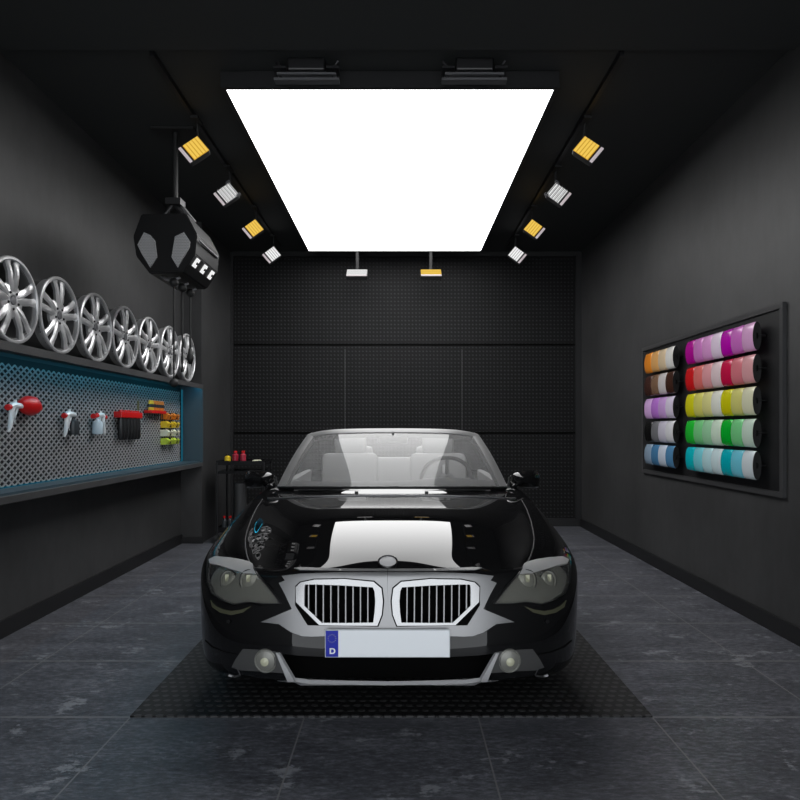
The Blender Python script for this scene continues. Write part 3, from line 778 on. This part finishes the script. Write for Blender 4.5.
body = bpy.data.objects.new('body', bme); C.objects.link(body)
bme.materials.clear(); bme.materials.append(M['paint']); bme.materials.append(M['void'])
cutters = []
def add_cut(b):
    m = bpy.data.meshes.new('cut'); b.to_mesh(m); b.free(); m.materials.append(M['void'])
    o = bpy.data.objects.new('cut', m); C.objects.link(o); cutters.append(o)
    md = body.modifiers.new('b', 'BOOLEAN'); md.operation = 'DIFFERENCE'; md.object = o; md.solver = 'EXACT'
    try: md.material_mode = 'TRANSFER'
    except Exception: pass
# solid shell so that holes have walls: thickness first
sd = body.modifiers.new('t', 'SOLIDIFY'); sd.thickness = .012; sd.offset = -1; sd.material_offset_rim = 0; sd.material_offset = 1
for s in (1, -1): add_cut(cutter(kid_open, .20, s))
full = int_pts[:4] + []
lo = [(2 * 387.4 - x, y) for x, y in int_pts]
poly = int_pts[0:3] + [(387.4, 658)] + [(2 * 387.4 - x, y) for x, y in reversed(int_pts[0:3])] + [(2 * 387.4 - x, y) for x, y in reversed(int_pts[5:8])] + [(387.4, 683)] + int_pts[5:8]
add_cut(cutter(poly, .22))
WY = (.91, 3.69); 
for wy in WY:
    for s in (1, -1):
        b = bmesh.new(); lathe(b, [(.345, 0), (.345, .5)], (s * .64, wy, .33), (s, 0, 0), 48); bmesh.ops.recalc_face_normals(b, faces=b.faces); add_cut(b)
final = bake(body)
body.modifiers.clear(); body.data = final
for o in cutters: bpy.data.objects.remove(o)
final.shade_smooth(); final.set_sharp_from_angle(angle=math.radians(40))
body.parent = car; body.name = 'body'

def both(fn):
    for s in (1, -1): fn(s)

def mk(name, polys, off, th, m, step=3.0, sm='auto', par=car, sides_=(1, -1)):
    res = []
    for s in sides_:
        res.append(mesh_obj(name, patch(polys, off, th, step, s), m, par, sm))
    return res
# dark cavity liners behind grille and intake
bm = bmesh.new(); addbox(bm, (-.44, .17, .44), (.44, .18, .70)); addbox(bm, (-.46, .19, .22), (.46, .20, .42)); mesh_obj('intake_backing', bm, M['void'], car)

# bumper reflections put into a silver sheet around the kidneys; it leaves the kidney outline free
kid_out = [(295.3, 586), (300, 581.5), (314, 578.6), (345, 578.0), (374.4, 580.6), (382.7, 587.5), (384.4, 601), (383, 615), (378.5, 626.7), (345, 626), (307.7, 625.3), (295.3, 605.4)]
C0 = 387.4
refl_top = [(C0, 572.5), (340, 572.5), (300, 574), (282, 576), (285, 580.5), (279, 583), (285, 594), (292, 609)]
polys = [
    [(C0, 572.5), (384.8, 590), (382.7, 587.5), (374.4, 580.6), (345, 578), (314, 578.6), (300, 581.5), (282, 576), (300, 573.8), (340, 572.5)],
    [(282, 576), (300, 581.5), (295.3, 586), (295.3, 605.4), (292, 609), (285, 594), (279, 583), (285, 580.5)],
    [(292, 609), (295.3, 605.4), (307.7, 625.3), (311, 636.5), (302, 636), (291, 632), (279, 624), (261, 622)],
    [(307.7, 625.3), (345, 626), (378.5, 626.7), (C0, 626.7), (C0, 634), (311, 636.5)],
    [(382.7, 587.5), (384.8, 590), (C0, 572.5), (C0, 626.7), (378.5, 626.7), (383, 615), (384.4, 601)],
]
mk('grille_reflection_sheet', polys, .003, .005, M['silver'], 3.0)
# kidney chrome ring: outer edge and inner edge of equal count
ro = [(296.8, 587), (301.5, 582.5), (315, 579.8), (345, 579.2), (373.8, 581.8), (381.5, 588.3), (383, 601), (381.8, 614.5), (377.5, 625.4), (345, 625.2), (320, 624.8), (297, 602)]
ri = [(305.4, 588), (306, 584.6), (316, 584.4), (345, 585.4), (373, 587.2), (374.7, 591), (375.5, 601), (374.8, 612), (373.4, 622.2), (345, 622.6), (322.5, 622.4), (305.2, 605.6)]
rp_ = [[ro[i], ro[(i + 1) % 12], ri[(i + 1) % 12], ri[i]] for i in range(12)]
rings = mk('kidney_grille', rp_, .014, .02, M['chrome'], 3.0)
# dark edge round each kidney
po = kid_out
dk = [[po[i], po[(i + 1) % 12], ro[(i + 1) % 12], ro[i]] for i in range(12)]
mk('grille_gap', dk, .0015, .003, M['void'], 3.0)
for s, rg in zip((1, -1), rings):
    for k, px in enumerate((308.5, 315.8, 323.2, 330.8, 338.2, 345.6, 353, 360.4, 367.8)):
        ytop = 584.5 + (px - 308) * .045; ybot = min(623.5, 608 + (px - 305.5) * .95) + .5
        b = bmesh.new(); pts = []
        l1, _ = hit(px, ytop); l2, _ = hit(px, ybot)
        l1.x *= s; l2.x *= s
        c = [(-.0022, 0), (.0022, 0), (.0022, .03), (-.0022, .03)]
        a = [b.verts.new(l1 + Vector((q_[0], q_[1] + .002, 0))) for q_ in c]; d = [b.verts.new(l2 + Vector((q_[0], q_[1] + .002, 0))) for q_ in c]
        b.faces.new(a); b.faces.new(d[::-1]); bridge(b, a, d)
        mesh_obj('grille_slat', b, M['silver'], rg)
# thin chrome line over the grilles (bonnet lip)
mk('bonnet_lip_trim', [[(C0, 569.4), (340, 569), (300, 567.8), (294, 568.6), (300, 570.4), (340, 571), (C0, 571.4)]], .004, .006, M['silver'], 4.0)
# badge
l, n = hit(386.6, 562); l.x = 0; n.x = 0; n.normalize()
b = bmesh.new(); lathe(b, [(0, .005), (.03, .0045), (.037, .003)], l, n, 28, caps=False); bd = mesh_obj('badge', b, M['badge'], car, 'auto')
b = bmesh.new(); lathe(b, [(.037, -.004), (.037, .006), (.040, .008), (.044, .005), (.044, -.004)], l, n, 28, caps=False); mesh_obj('badge_rim', b, M['chrome'], bd, 'auto')
# chrome lip under the lower intake
mk('intake_trim', [[(277, 652), (280, 652.5), (295, 678.6), (308, 680.6), (340, 681.4), (C0, 682.2), (C0, 686), (340, 685.3), (304, 684.8), (292, 682.5), (288, 678)]], .014, .018, mat('pale_trim', (.42, .42, .43), .35), 3.0)
# headlights
HL = [(212, 562.4), (217, 560.2), (229.4, 562), (240, 564), (250, 566.5), (259, 575.5), (269.3, 587), (281, 603), (263.8, 603), (250, 601.6), (236.3, 604), (225.3, 600), (215.6, 593.3), (211.5, 583), (211, 570.6)]
hl = mk('headlight', [HL], .002, .004, M['reflector'], 3.0)
def grow(pl, k):
    cx = sum(p[0] for p in pl) / len(pl); cy = sum(p[1] for p in pl) / len(pl); return [(cx + (x - cx) * k, cy + (y - cy) * k) for x, y in pl]
for s, par in zip((1, -1), hl):
    for px, py, r in ((228.5, 580.5, .041), (249.5, 581, .044)):
        l, n = hit(px, py); l.x *= s; n = Vector((n.x * s * .75, n.y - .15, n.z * .3)).normalized()
        b = bmesh.new(); lathe(b, [(r * 1.05, -.01), (r * 1.05, .003), (r * .96, .005), (r * .9, .001), (r * .7, .006), (r * .4, .010), (0, .011)], l, n, 28, caps=False)
        pj = mesh_obj('projector', b, M['lens_grey'], par, 'auto')
        b = bmesh.new(); lathe(b, [(r * 1.05, -.008), (r * 1.05, .004), (r * 1.16, .004), (r * 1.16, -.008)], l, n, 28, caps=False); mesh_obj('projector_ring', b, M['black'], pj, 'auto')
        b = bmesh.new(); box(b, l + n * .010 + Vector((0, 0, .012)), (.018, .006, .032), bev=.002); mesh_obj('bulb', b, M['bulb'], par)
    mesh_obj('panel_reflection_strip', patch([[(212, 562.4), (217, 560.2), (229.4, 562), (240, 564), (250, 566.5), (259, 575.5), (247, 575), (233, 571.5), (222, 568), (213.5, 566)]], .024, .006, 3.0, s), M['panel_reflection'], par, 'auto')  # light panel's grey reflection, built as a pale strip over the lens
    mesh_obj('lens_cover', patch([HL], .019, .002, 3.0, s), M['lamp_glass'], par, 'auto')
    mesh_obj('lens_rim', patch([[HL[i], HL[(i + 1) % 15], grow(HL, 1.035)[(i + 1) % 15], grow(HL, 1.035)[i]] for i in range(15)], .021, .024, 3.0, s), M['black'], par, 'auto')
mk('turn_signal', [[(211, 600), (217, 606), (224, 609.5), (232, 611), (242, 609.5), (252, 606), (243, 612.5), (232, 615), (221, 612.5), (213, 607)]], .005, .008, mat('smoked_amber', (.07, .07, .045), .2), 3.0)
mk('parking_sensor', [[(227.6, 620), (230, 619.4), (231.4, 621.4), (230, 623.4), (227.6, 622.6)]], .006, .008, M['chrome'], 3.0)
# fog lamps
fog = mk('fog_lamp', [[(232, 667), (236, 659), (243, 649), (258, 649.6), (276, 651.5), (284, 666), (287, 673), (260, 671), (240, 670)]], .003, .006, mat('fog_bezel', (.10, .10, .10), .3, .4), 3.0)
for s, par in zip((1, -1), fog):
    l, n = hit(266, 660.5); l.x *= s; n = Vector((n.x * s * .4, n.y, n.z)).normalized()
    b = bmesh.new(); lathe(b, [(.050, -.02), (.050, .008), (.046, .011), (.043, .008), (.03, .015), (0, .018)], l, n, 28, caps=False); lz = mesh_obj('fog_lens', b, M['reflector'], par, 'auto')
    b = bmesh.new(); lathe(b, [(.016, .010), (.018, .02), (.012, .024), (0, .026)], l, n, 20, caps=False); mesh_obj('bulb', b, M['bulb'], par, 'auto')
mk('corner_trim', [[(228, 678.5), (236, 678), (241, 675), (238, 668.5), (240.5, 674), (235, 676.4), (228, 677)]], .006, .008, M['grey_metal'], 3.0)
# groove above the lower bumper corner
mk('bumper_seam', [[(205.5, 639.5), (213, 646), (225, 651), (240, 654), (240, 655.2), (224, 652.4), (212, 647.4), (205.3, 641.2)]], .001, .002, M['void'], 3.0)
# bonnet seams: follow the crest
for s in (1, -1):
    pts = [front_top[-2], front_top[-1]] + crest[:8]; pts = [Vector((p[0] * s, p[1], p[2])) for p in pts]
    fine = []
    for a, c in zip(pts, pts[1:]):
        for k in range(4): fine.append(a.lerp(c, k / 4))
    fine.append(pts[-1]); fine = [BV.find_nearest(p)[0] + Vector((0, 0, -.0005)) for p in fine]
    b = bmesh.new(); tube(b, fine, .0035, 6); mesh_obj('bonnet_seam', b, M['steel_dark'], car, True)
# number plate
yp = hit(C0, 643)[0].y - .012
b = bmesh.new(); p0 = W(325, 629, CY + yp) - Vector((CX, CY, 0)); p1 = W(450, 657, CY + yp) - Vector((CX, CY, 0))
addbox(b, (p0.x, yp - .008, p1.z), (p1.x, yp, p0.z), bev=.003); pl = mesh_obj('number_plate', b, M['plate_edge'], car)
b = bmesh.new(); addbox(b, (p0.x + .056, yp - .0095, p1.z + .004), (p1.x - .004, yp - .007, p0.z - .004)); mesh_obj('plate_face', b, M['plate'], pl)
b = bmesh.new(); addbox(b, (p0.x + .004, yp - .0095, p1.z + .004), (p0.x + .056, yp - .007, p0.z - .004)); mesh_obj('country_band', b, M['blue'], pl)
bc = Vector(((2 * p0.x + .060) / 2, yp - .0105, (p0.z + p1.z) / 2))
b = bmesh.new()
for k in range(12):
    a = 2 * PI * k / 12; cc = bc + Vector((.016 * math.sin(a), 0, .022 + .016 * math.cos(a)))
    vs = [b.verts.new(cc + Vector((math.sin(j * PI / 5) * (.0036 if j % 2 == 0 else .0015), 0, math.cos(j * PI / 5) * (.0036 if j % 2 == 0 else .0015)))) for j in range(10)]
    v2 = [b.verts.new(v.co + Vector((0, .0015, 0))) for v in vs]
    b.faces.new(vs); b.faces.new(v2[::-1]); bridge(b, vs, v2)
mesh_obj('star_ring', b, M['star'], pl)
b = bmesh.new(); zc_ = bc.z - .030; o_, i_ = [], []
for k in range(9):
    a = -PI / 2 + PI * k / 8; o_.append((.004 + .010 * math.cos(a), .012 * math.sin(a))); i_.append((.003 + .005 * math.cos(a), .007 * math.sin(a)))
o_ = [(-.010, -.012)] + o_ + [(-.010, .012)]; i_ = [(-.004, -.007)] + i_ + [(-.004, .007)]
vo = [b.verts.new((bc.x + x, bc.y, zc_ + z)) for x, z in o_]; vi = [b.verts.new((bc.x + x, bc.y, zc_ + z)) for x, z in i_]
bridge(b, vo, vi)
r = bmesh.ops.extrude_face_region(b, geom=b.faces[:]); 
for v in r['geom']:
    if isinstance(v, bmesh.types.BMVert): v.co.y += .0015
mesh_obj('letter_d', b, M['white'], pl)

# windscreen
def ws_pt(u, v):
    """u -1..1 across, v 0..1 up"""
    a = Vector((.79 * u, 1.50 + .30 * u * u, .940 - .024 * u * u)); t_ = Vector((.640 * u, 2.12 + .12 * u * u, 1.318 - .012 * u * u - .03 * abs(u) ** 6))
    p = a.lerp(t_, v); bulge = math.sin(v * PI) * .02; return p + Vector((0, -bulge, bulge))
b = bmesh.new(); N1, N2 = 24, 10
g = [[b.verts.new(ws_pt(-1 + 2 * i / N1, j / N2)) for i in range(N1 + 1)] for j in range(N2 + 1)]
for j in range(N2):
    for i in range(N1): b.faces.new((g[j][i], g[j][i + 1], g[j + 1][i + 1], g[j + 1][i]))
mesh_obj('windscreen', b, M['glass'], car, True)
def strip(paths, w_in, th, m, name):
    """sweep a flat bar along a line on the screen; paths = list of (point, inward direction, normal)"""
    b = bmesh.new(); prev = None
    for p, d, n in paths:
        r_ = [b.verts.new(p - d * .006 + n * .008), b.verts.new(p + d * w_in * .5 + n * .014), b.verts.new(p + d * w_in + n * .005), b.verts.new(p + d * w_in - n * th), b.verts.new(p - d * .006 - n * th)]
        if prev: bridge(b, prev, r_)
        else: b.faces.new(r_[::-1])
        prev = r_
    b.faces.new(prev); return mesh_obj(name, b, m, car, 'auto')
for s in (-1, 1):
    pp = []
    for j in range(13):
        v = j / 12; p = ws_pt(s, v); ins = (ws_pt(s * .9, v) - p).normalized(); upv = (ws_pt(s, min(1, v + .05)) - ws_pt(s, max(0, v - .05))).normalized()
        n = ins.cross(upv); n = n if n.y < 0 else -n
        pp.append((p, ins, n.normalized()))
    strip(pp, .062, .03, M['frame_grey'], 'windscreen_pillar')
pp = []
for i in range(25):
    u = -1 + 2 * i / 24; p = ws_pt(u, 1); dn = (ws_pt(u, .9) - p).normalized(); n = dn.cross(ws_pt(min(1, u + .05), 1) - ws_pt(max(-1, u - .05), 1)); n = n if n.y < 0 else -n
    pp.append((p, dn, n.normalized()))
strip(pp, .055, .04, M['frame_grey'], 'windscreen_header')
pp = []
for i in range(25):
    u = -1 + 2 * i / 24; p = ws_pt(u, 0); dn = (ws_pt(u, .1) - p).normalized(); n = dn.cross(ws_pt(min(1, u + .05), 0) - ws_pt(max(-1, u - .05), 0)); n = n if n.y < 0 else -n
    pp.append((p - dn * .002, dn, n.normalized()))
strip(pp, .008, .02, M['black'], 'windscreen_seal')
# bonnet rear edge, jets, wipers
b = bmesh.new(); rr = []
for i in range(31):
    u = -1 + 2 * i / 30; x = .80 * u; y = 1.28 + .22 * u * u * u * u
    l = BV.ray_cast(Vector((x, y, 2)), Vector((0, 0, -1)))[0]; rr.append(l + Vector((0, 0, .002)))
tube(b, rr, .006, 6); mesh_obj('bonnet_rear_edge', b, M['grey_metal'], car, True)
b = bmesh.new(); prev = None                       # sloping cowl between bonnet and windscreen
for i in range(21):
    u = -1 + 2 * i / 20; x = .66 * u; y0_ = 1.385 + .22 * u * u; zz = .938 - .018 * u * u
    r_ = [b.verts.new((x, y0_, zz - .022)), b.verts.new((x, y0_ + .11, zz + .006)), b.verts.new((x, y0_ + .11, zz - .05)), b.verts.new((x, y0_, zz - .05))]
    if prev: bridge(b, prev, r_)
    else: b.faces.new(r_)
    prev = r_
b.faces.new(prev); mesh_obj('cowl', b, M['paint'], car, 'auto')
for x in (-.22, .22):
    l = BV.ray_cast(Vector((x, 1.38, 2)), Vector((0, 0, -1)))[0]; b = bmesh.new(); box(b, l + Vector((0, 0, .008)), (.022, .03, .022), bev=.004); mesh_obj('washer_jet', b, M['black'], car)
for x0_, x1_ in ((-.62, .02), (-.02, .62)):
    b = bmesh.new(); pts = []
    for k in range(9):
        x = x0_ + (x1_ - x0_) * k / 8; l = BV.ray_cast(Vector((x, 1.46 + .25 * (x / .8) ** 2, 2)), Vector((0, 0, -1)))[0]; pts.append(l + Vector((0, 0, .012)))
    tube(b, pts, .005, 6); mesh_obj('wiper', b, M['black'], car)
# cabin
b = bmesh.new()
inner = [(.80, 1.85), (.80, 3.45), (.70, 3.6), (-.70, 3.6), (-.80, 3.45), (-.80, 1.85), (-.70, 1.66), (0, 1.56), (.70, 1.66)]
lo_ = [b.verts.new((x * .95, y, .34)) for x, y in inner]; hi_ = [b.verts.new((x, y, .885)) for x, y in inner]
b.faces.new(lo_); bridge(b, lo_, hi_); mesh_obj('cabin_tub', b, M['carpet'], car)
b = bmesh.new()
for s in (1, -1):
    prev = None
    for (x, y, z) in [crest[-1]] + belt + [rcrest[0]]:
        r_ = [b.verts.new((s * (x + .004), y, z + .004)), b.verts.new((s * (x - .03), y, z + .012)), b.verts.new((s * .79, y, z + .004)), b.verts.new((s * .79, y, z - .35)), b.verts.new((s * (x + .004), y, z - .03))]
        if prev: bridge(b, prev, r_)
        prev = r_
mesh_obj('door_top', b, M['dash'], car, 'auto')
b = bmesh.new(); prev = None                       # dashboard
for i in range(21):
    x = -.78 + 1.56 * i / 20; u = x / .78; hump = .03 * math.exp(-((x - .38) / .2) ** 2); yf = 1.56 + .30 * u * u
    r_ = [b.verts.new((x, yf, .925)), b.verts.new((x, yf + .18, .955 + hump)), b.verts.new((x, 2.05, .94 + hump)), b.verts.new((x, 2.12, .88)), b.verts.new((x, 2.08, .6)), b.verts.new((x, yf, .6))]
    if prev: bridge(b, prev, r_)
    else: b.faces.new(r_)
    prev = r_
b.faces.new(prev); mesh_obj('dashboard', b, M['dash'], car, 'auto')
sc_ = Vector((.41, 2.30, .93)); sax = Vector((0, .9, .42)).normalized()
b = bmesh.new()
ring = []
ex = Vector((1, 0, 0)); ez = sax.cross(ex)
pts = [sc_ + ex * .195 * math.cos(2 * PI * k / 36) + ez * .195 * math.sin(2 * PI * k / 36) for k in range(36)]
prev = None; fst = None
for k in range(36):
    rad = (pts[k] - sc_).normalized(); R2 = [b.verts.new(pts[k] + rad * .016 * math.cos(2 * PI * j / 8) + sax * .016 * math.sin(2 * PI * j / 8)) for j in range(8)]
    if prev: bridge(b, prev, R2)
    else: fst = R2
    prev = R2
bridge(b, prev, fst); sw = mesh_obj('steering_wheel', b, M['black'], car, True)
b = bmesh.new()
for a in (0, PI, 1.5 * PI): tube(b, [sc_, sc_ + (ex * math.cos(a) + ez * math.sin(a)) * .19], .014)
lathe(b, [(0, .03), (.05, .03), (.065, 0), (.03, -.02), (.03, -.2)], sc_, -sax, 16, caps=False); mesh_obj('steering_hub', b, M['dash'], sw, 'auto')
for x in (-.39, .39):
    b = bmesh.new(); box(b, (x, 2.78, .55), (.50, .52, .18), bev=.05); st = mesh_obj('seat', b, M['leather'], car, 'auto')
    b = bmesh.new(); box(b, (x, 3.06, .82), (.50, .15, .58), Matrix.Rotation(math.radians(-14), 3, 'X'), bev=.05); mesh_obj('seat_back', b, M['leather'], st, 'auto')
    b = bmesh.new(); box(b, (x, 3.14, 1.175), (.28, .10, .17), Matrix.Rotation(math.radians(-8), 3, 'X'), bev=.035); mesh_obj('headrest', b, M['leather'], st, 'auto')
b = bmesh.new(); box(b, (0, 3.52, .82), (1.35, .16, .46), Matrix.Rotation(math.radians(-12), 3, 'X'), bev=.05); rs_ = mesh_obj('rear_bench', b, M['leather'], car, 'auto')
for x in (-.36, .36):
    b = bmesh.new(); box(b, (x, 3.58, 1.09), (.3, .10, .13), bev=.035); mesh_obj('headrest', b, M['leather'], rs_, 'auto')
b = bmesh.new(); box(b, (0, 2.10, 1.245), (.22, .03, .065), bev=.012); tube(b, [(0, 2.10, 1.26), (0, 2.05, 1.30)], .008); mesh_obj('rearview_mirror', b, M['dash'], car)
# door mirrors
for s in (1, -1):
    b = bmesh.new(); c = Vector((s * .95, 1.93, .965))
    secs = []
    for y, k in ((-.07, .35), (-.05, .72), (-.01, .95), (.04, 1.0), (.065, .95)):
        secs.append([b.verts.new(c + Vector((s * .110 * k * math.copysign(abs(math.cos(a)) ** .55, math.cos(a)), y + .02 * math.cos(a), .078 * k * math.copysign(abs(math.sin(a)) ** .6, math.sin(a)) * (.8 + .2 * math.cos(a)) - .006 * math.cos(a)))) for a in [2 * PI * j / 20 for j in range(20)]])
    for p, q_ in zip(secs, secs[1:]): bridge(b, p, q_)
    b.faces.new(secs[0][::-1]); b.faces.new(secs[-1]); dm = mesh_obj('door_mirror', b, M['paint'], car, 'auto')
    b = bmesh.new(); tube(b, [(s * .84, 1.90, .90), (s * .87, 1.90, .925), (s * .90, 1.91, .945)], [.028, .02, .02], 10); mesh_obj('mirror_arm', b, M['paint'], dm, 'auto')
    b = bmesh.new(); tube(b, [(s * .815, 1.87, .915), (s * .83, 1.90, .985)], [.013, .009], 8); mesh_obj('mirror_trim', b, M['chrome'], dm, 'auto')
# wheels
def car_wheel(x, y, s):
    ax = Vector((s, 0, 0)); c = Vector((x, y, .325))
    b = bmesh.new(); lathe(b, [(.225, -.20), (.29, -.21), (.315, -.19), (.325, -.16), (.325, -.05), (.315, -.02), (.29, .0), (.225, -.01)], c, ax, 48, caps=False); ty = mesh_obj('wheel', b, M['rubber'], car, 'auto')
    b = bmesh.new(); lathe(b, [(.228, -.02), (.222, -.01), (.21, -.02), (.205, -.12), (.0, -.12)], c, ax, 40, caps=False)
    lathe(b, [(0, -.025), (.05, -.025), (.055, -.05), (.05, -.1)], c, ax, 16, caps=False)
    for k in range(10):
        a = 2 * PI * k / 10; d = Vector((0, math.cos(a), math.sin(a))); tube(b, [c + ax * -.05 + d * .04, c + ax * -.03 + d * .21], [.016, .013], 6)
    mesh_obj('wheel_rim', b, M['alloy'], ty, 'auto')
for wy in WY:
    for s in (1, -1): car_wheel(s * .90, wy, s)
b = bmesh.new(); addbox(b, (-.62, .25, .20), (.62, 4.6, .28)); mesh_obj('underbody', b, M['void'], car)
bb.free()

# ------------------------------------------------------------------ light, world, camera
w = bpy.data.worlds.new('world'); sc.world = w; w.use_nodes = True
bg = w.node_tree.nodes['Background']; bg.inputs[0].default_value = (.92, .96, 1, 1); bg.inputs[1].default_value = 2.3
cd = bpy.data.cameras.new('camera'); cam = bpy.data.objects.new('camera', cd); C.objects.link(cam)
cam.location = (0, 0, H); cam.rotation_euler = (PI / 2, 0, 0)
cd.sensor_width = 36; cd.lens = F / 800 * 36; cd.shift_x = 0; cd.shift_y = (VY - 400) / 800; cd.clip_start = .05
sc.camera = cam
vs = sc.view_settings; sc.display_settings.display_device = 'sRGB'
vs.view_transform = 'Standard'; vs.look = 'None'; vs.exposure = 0; vs.gamma = 1; vs.use_curve_mapping = False
sc.cycles.use_denoising = True
sc.cycles.max_bounces = 8
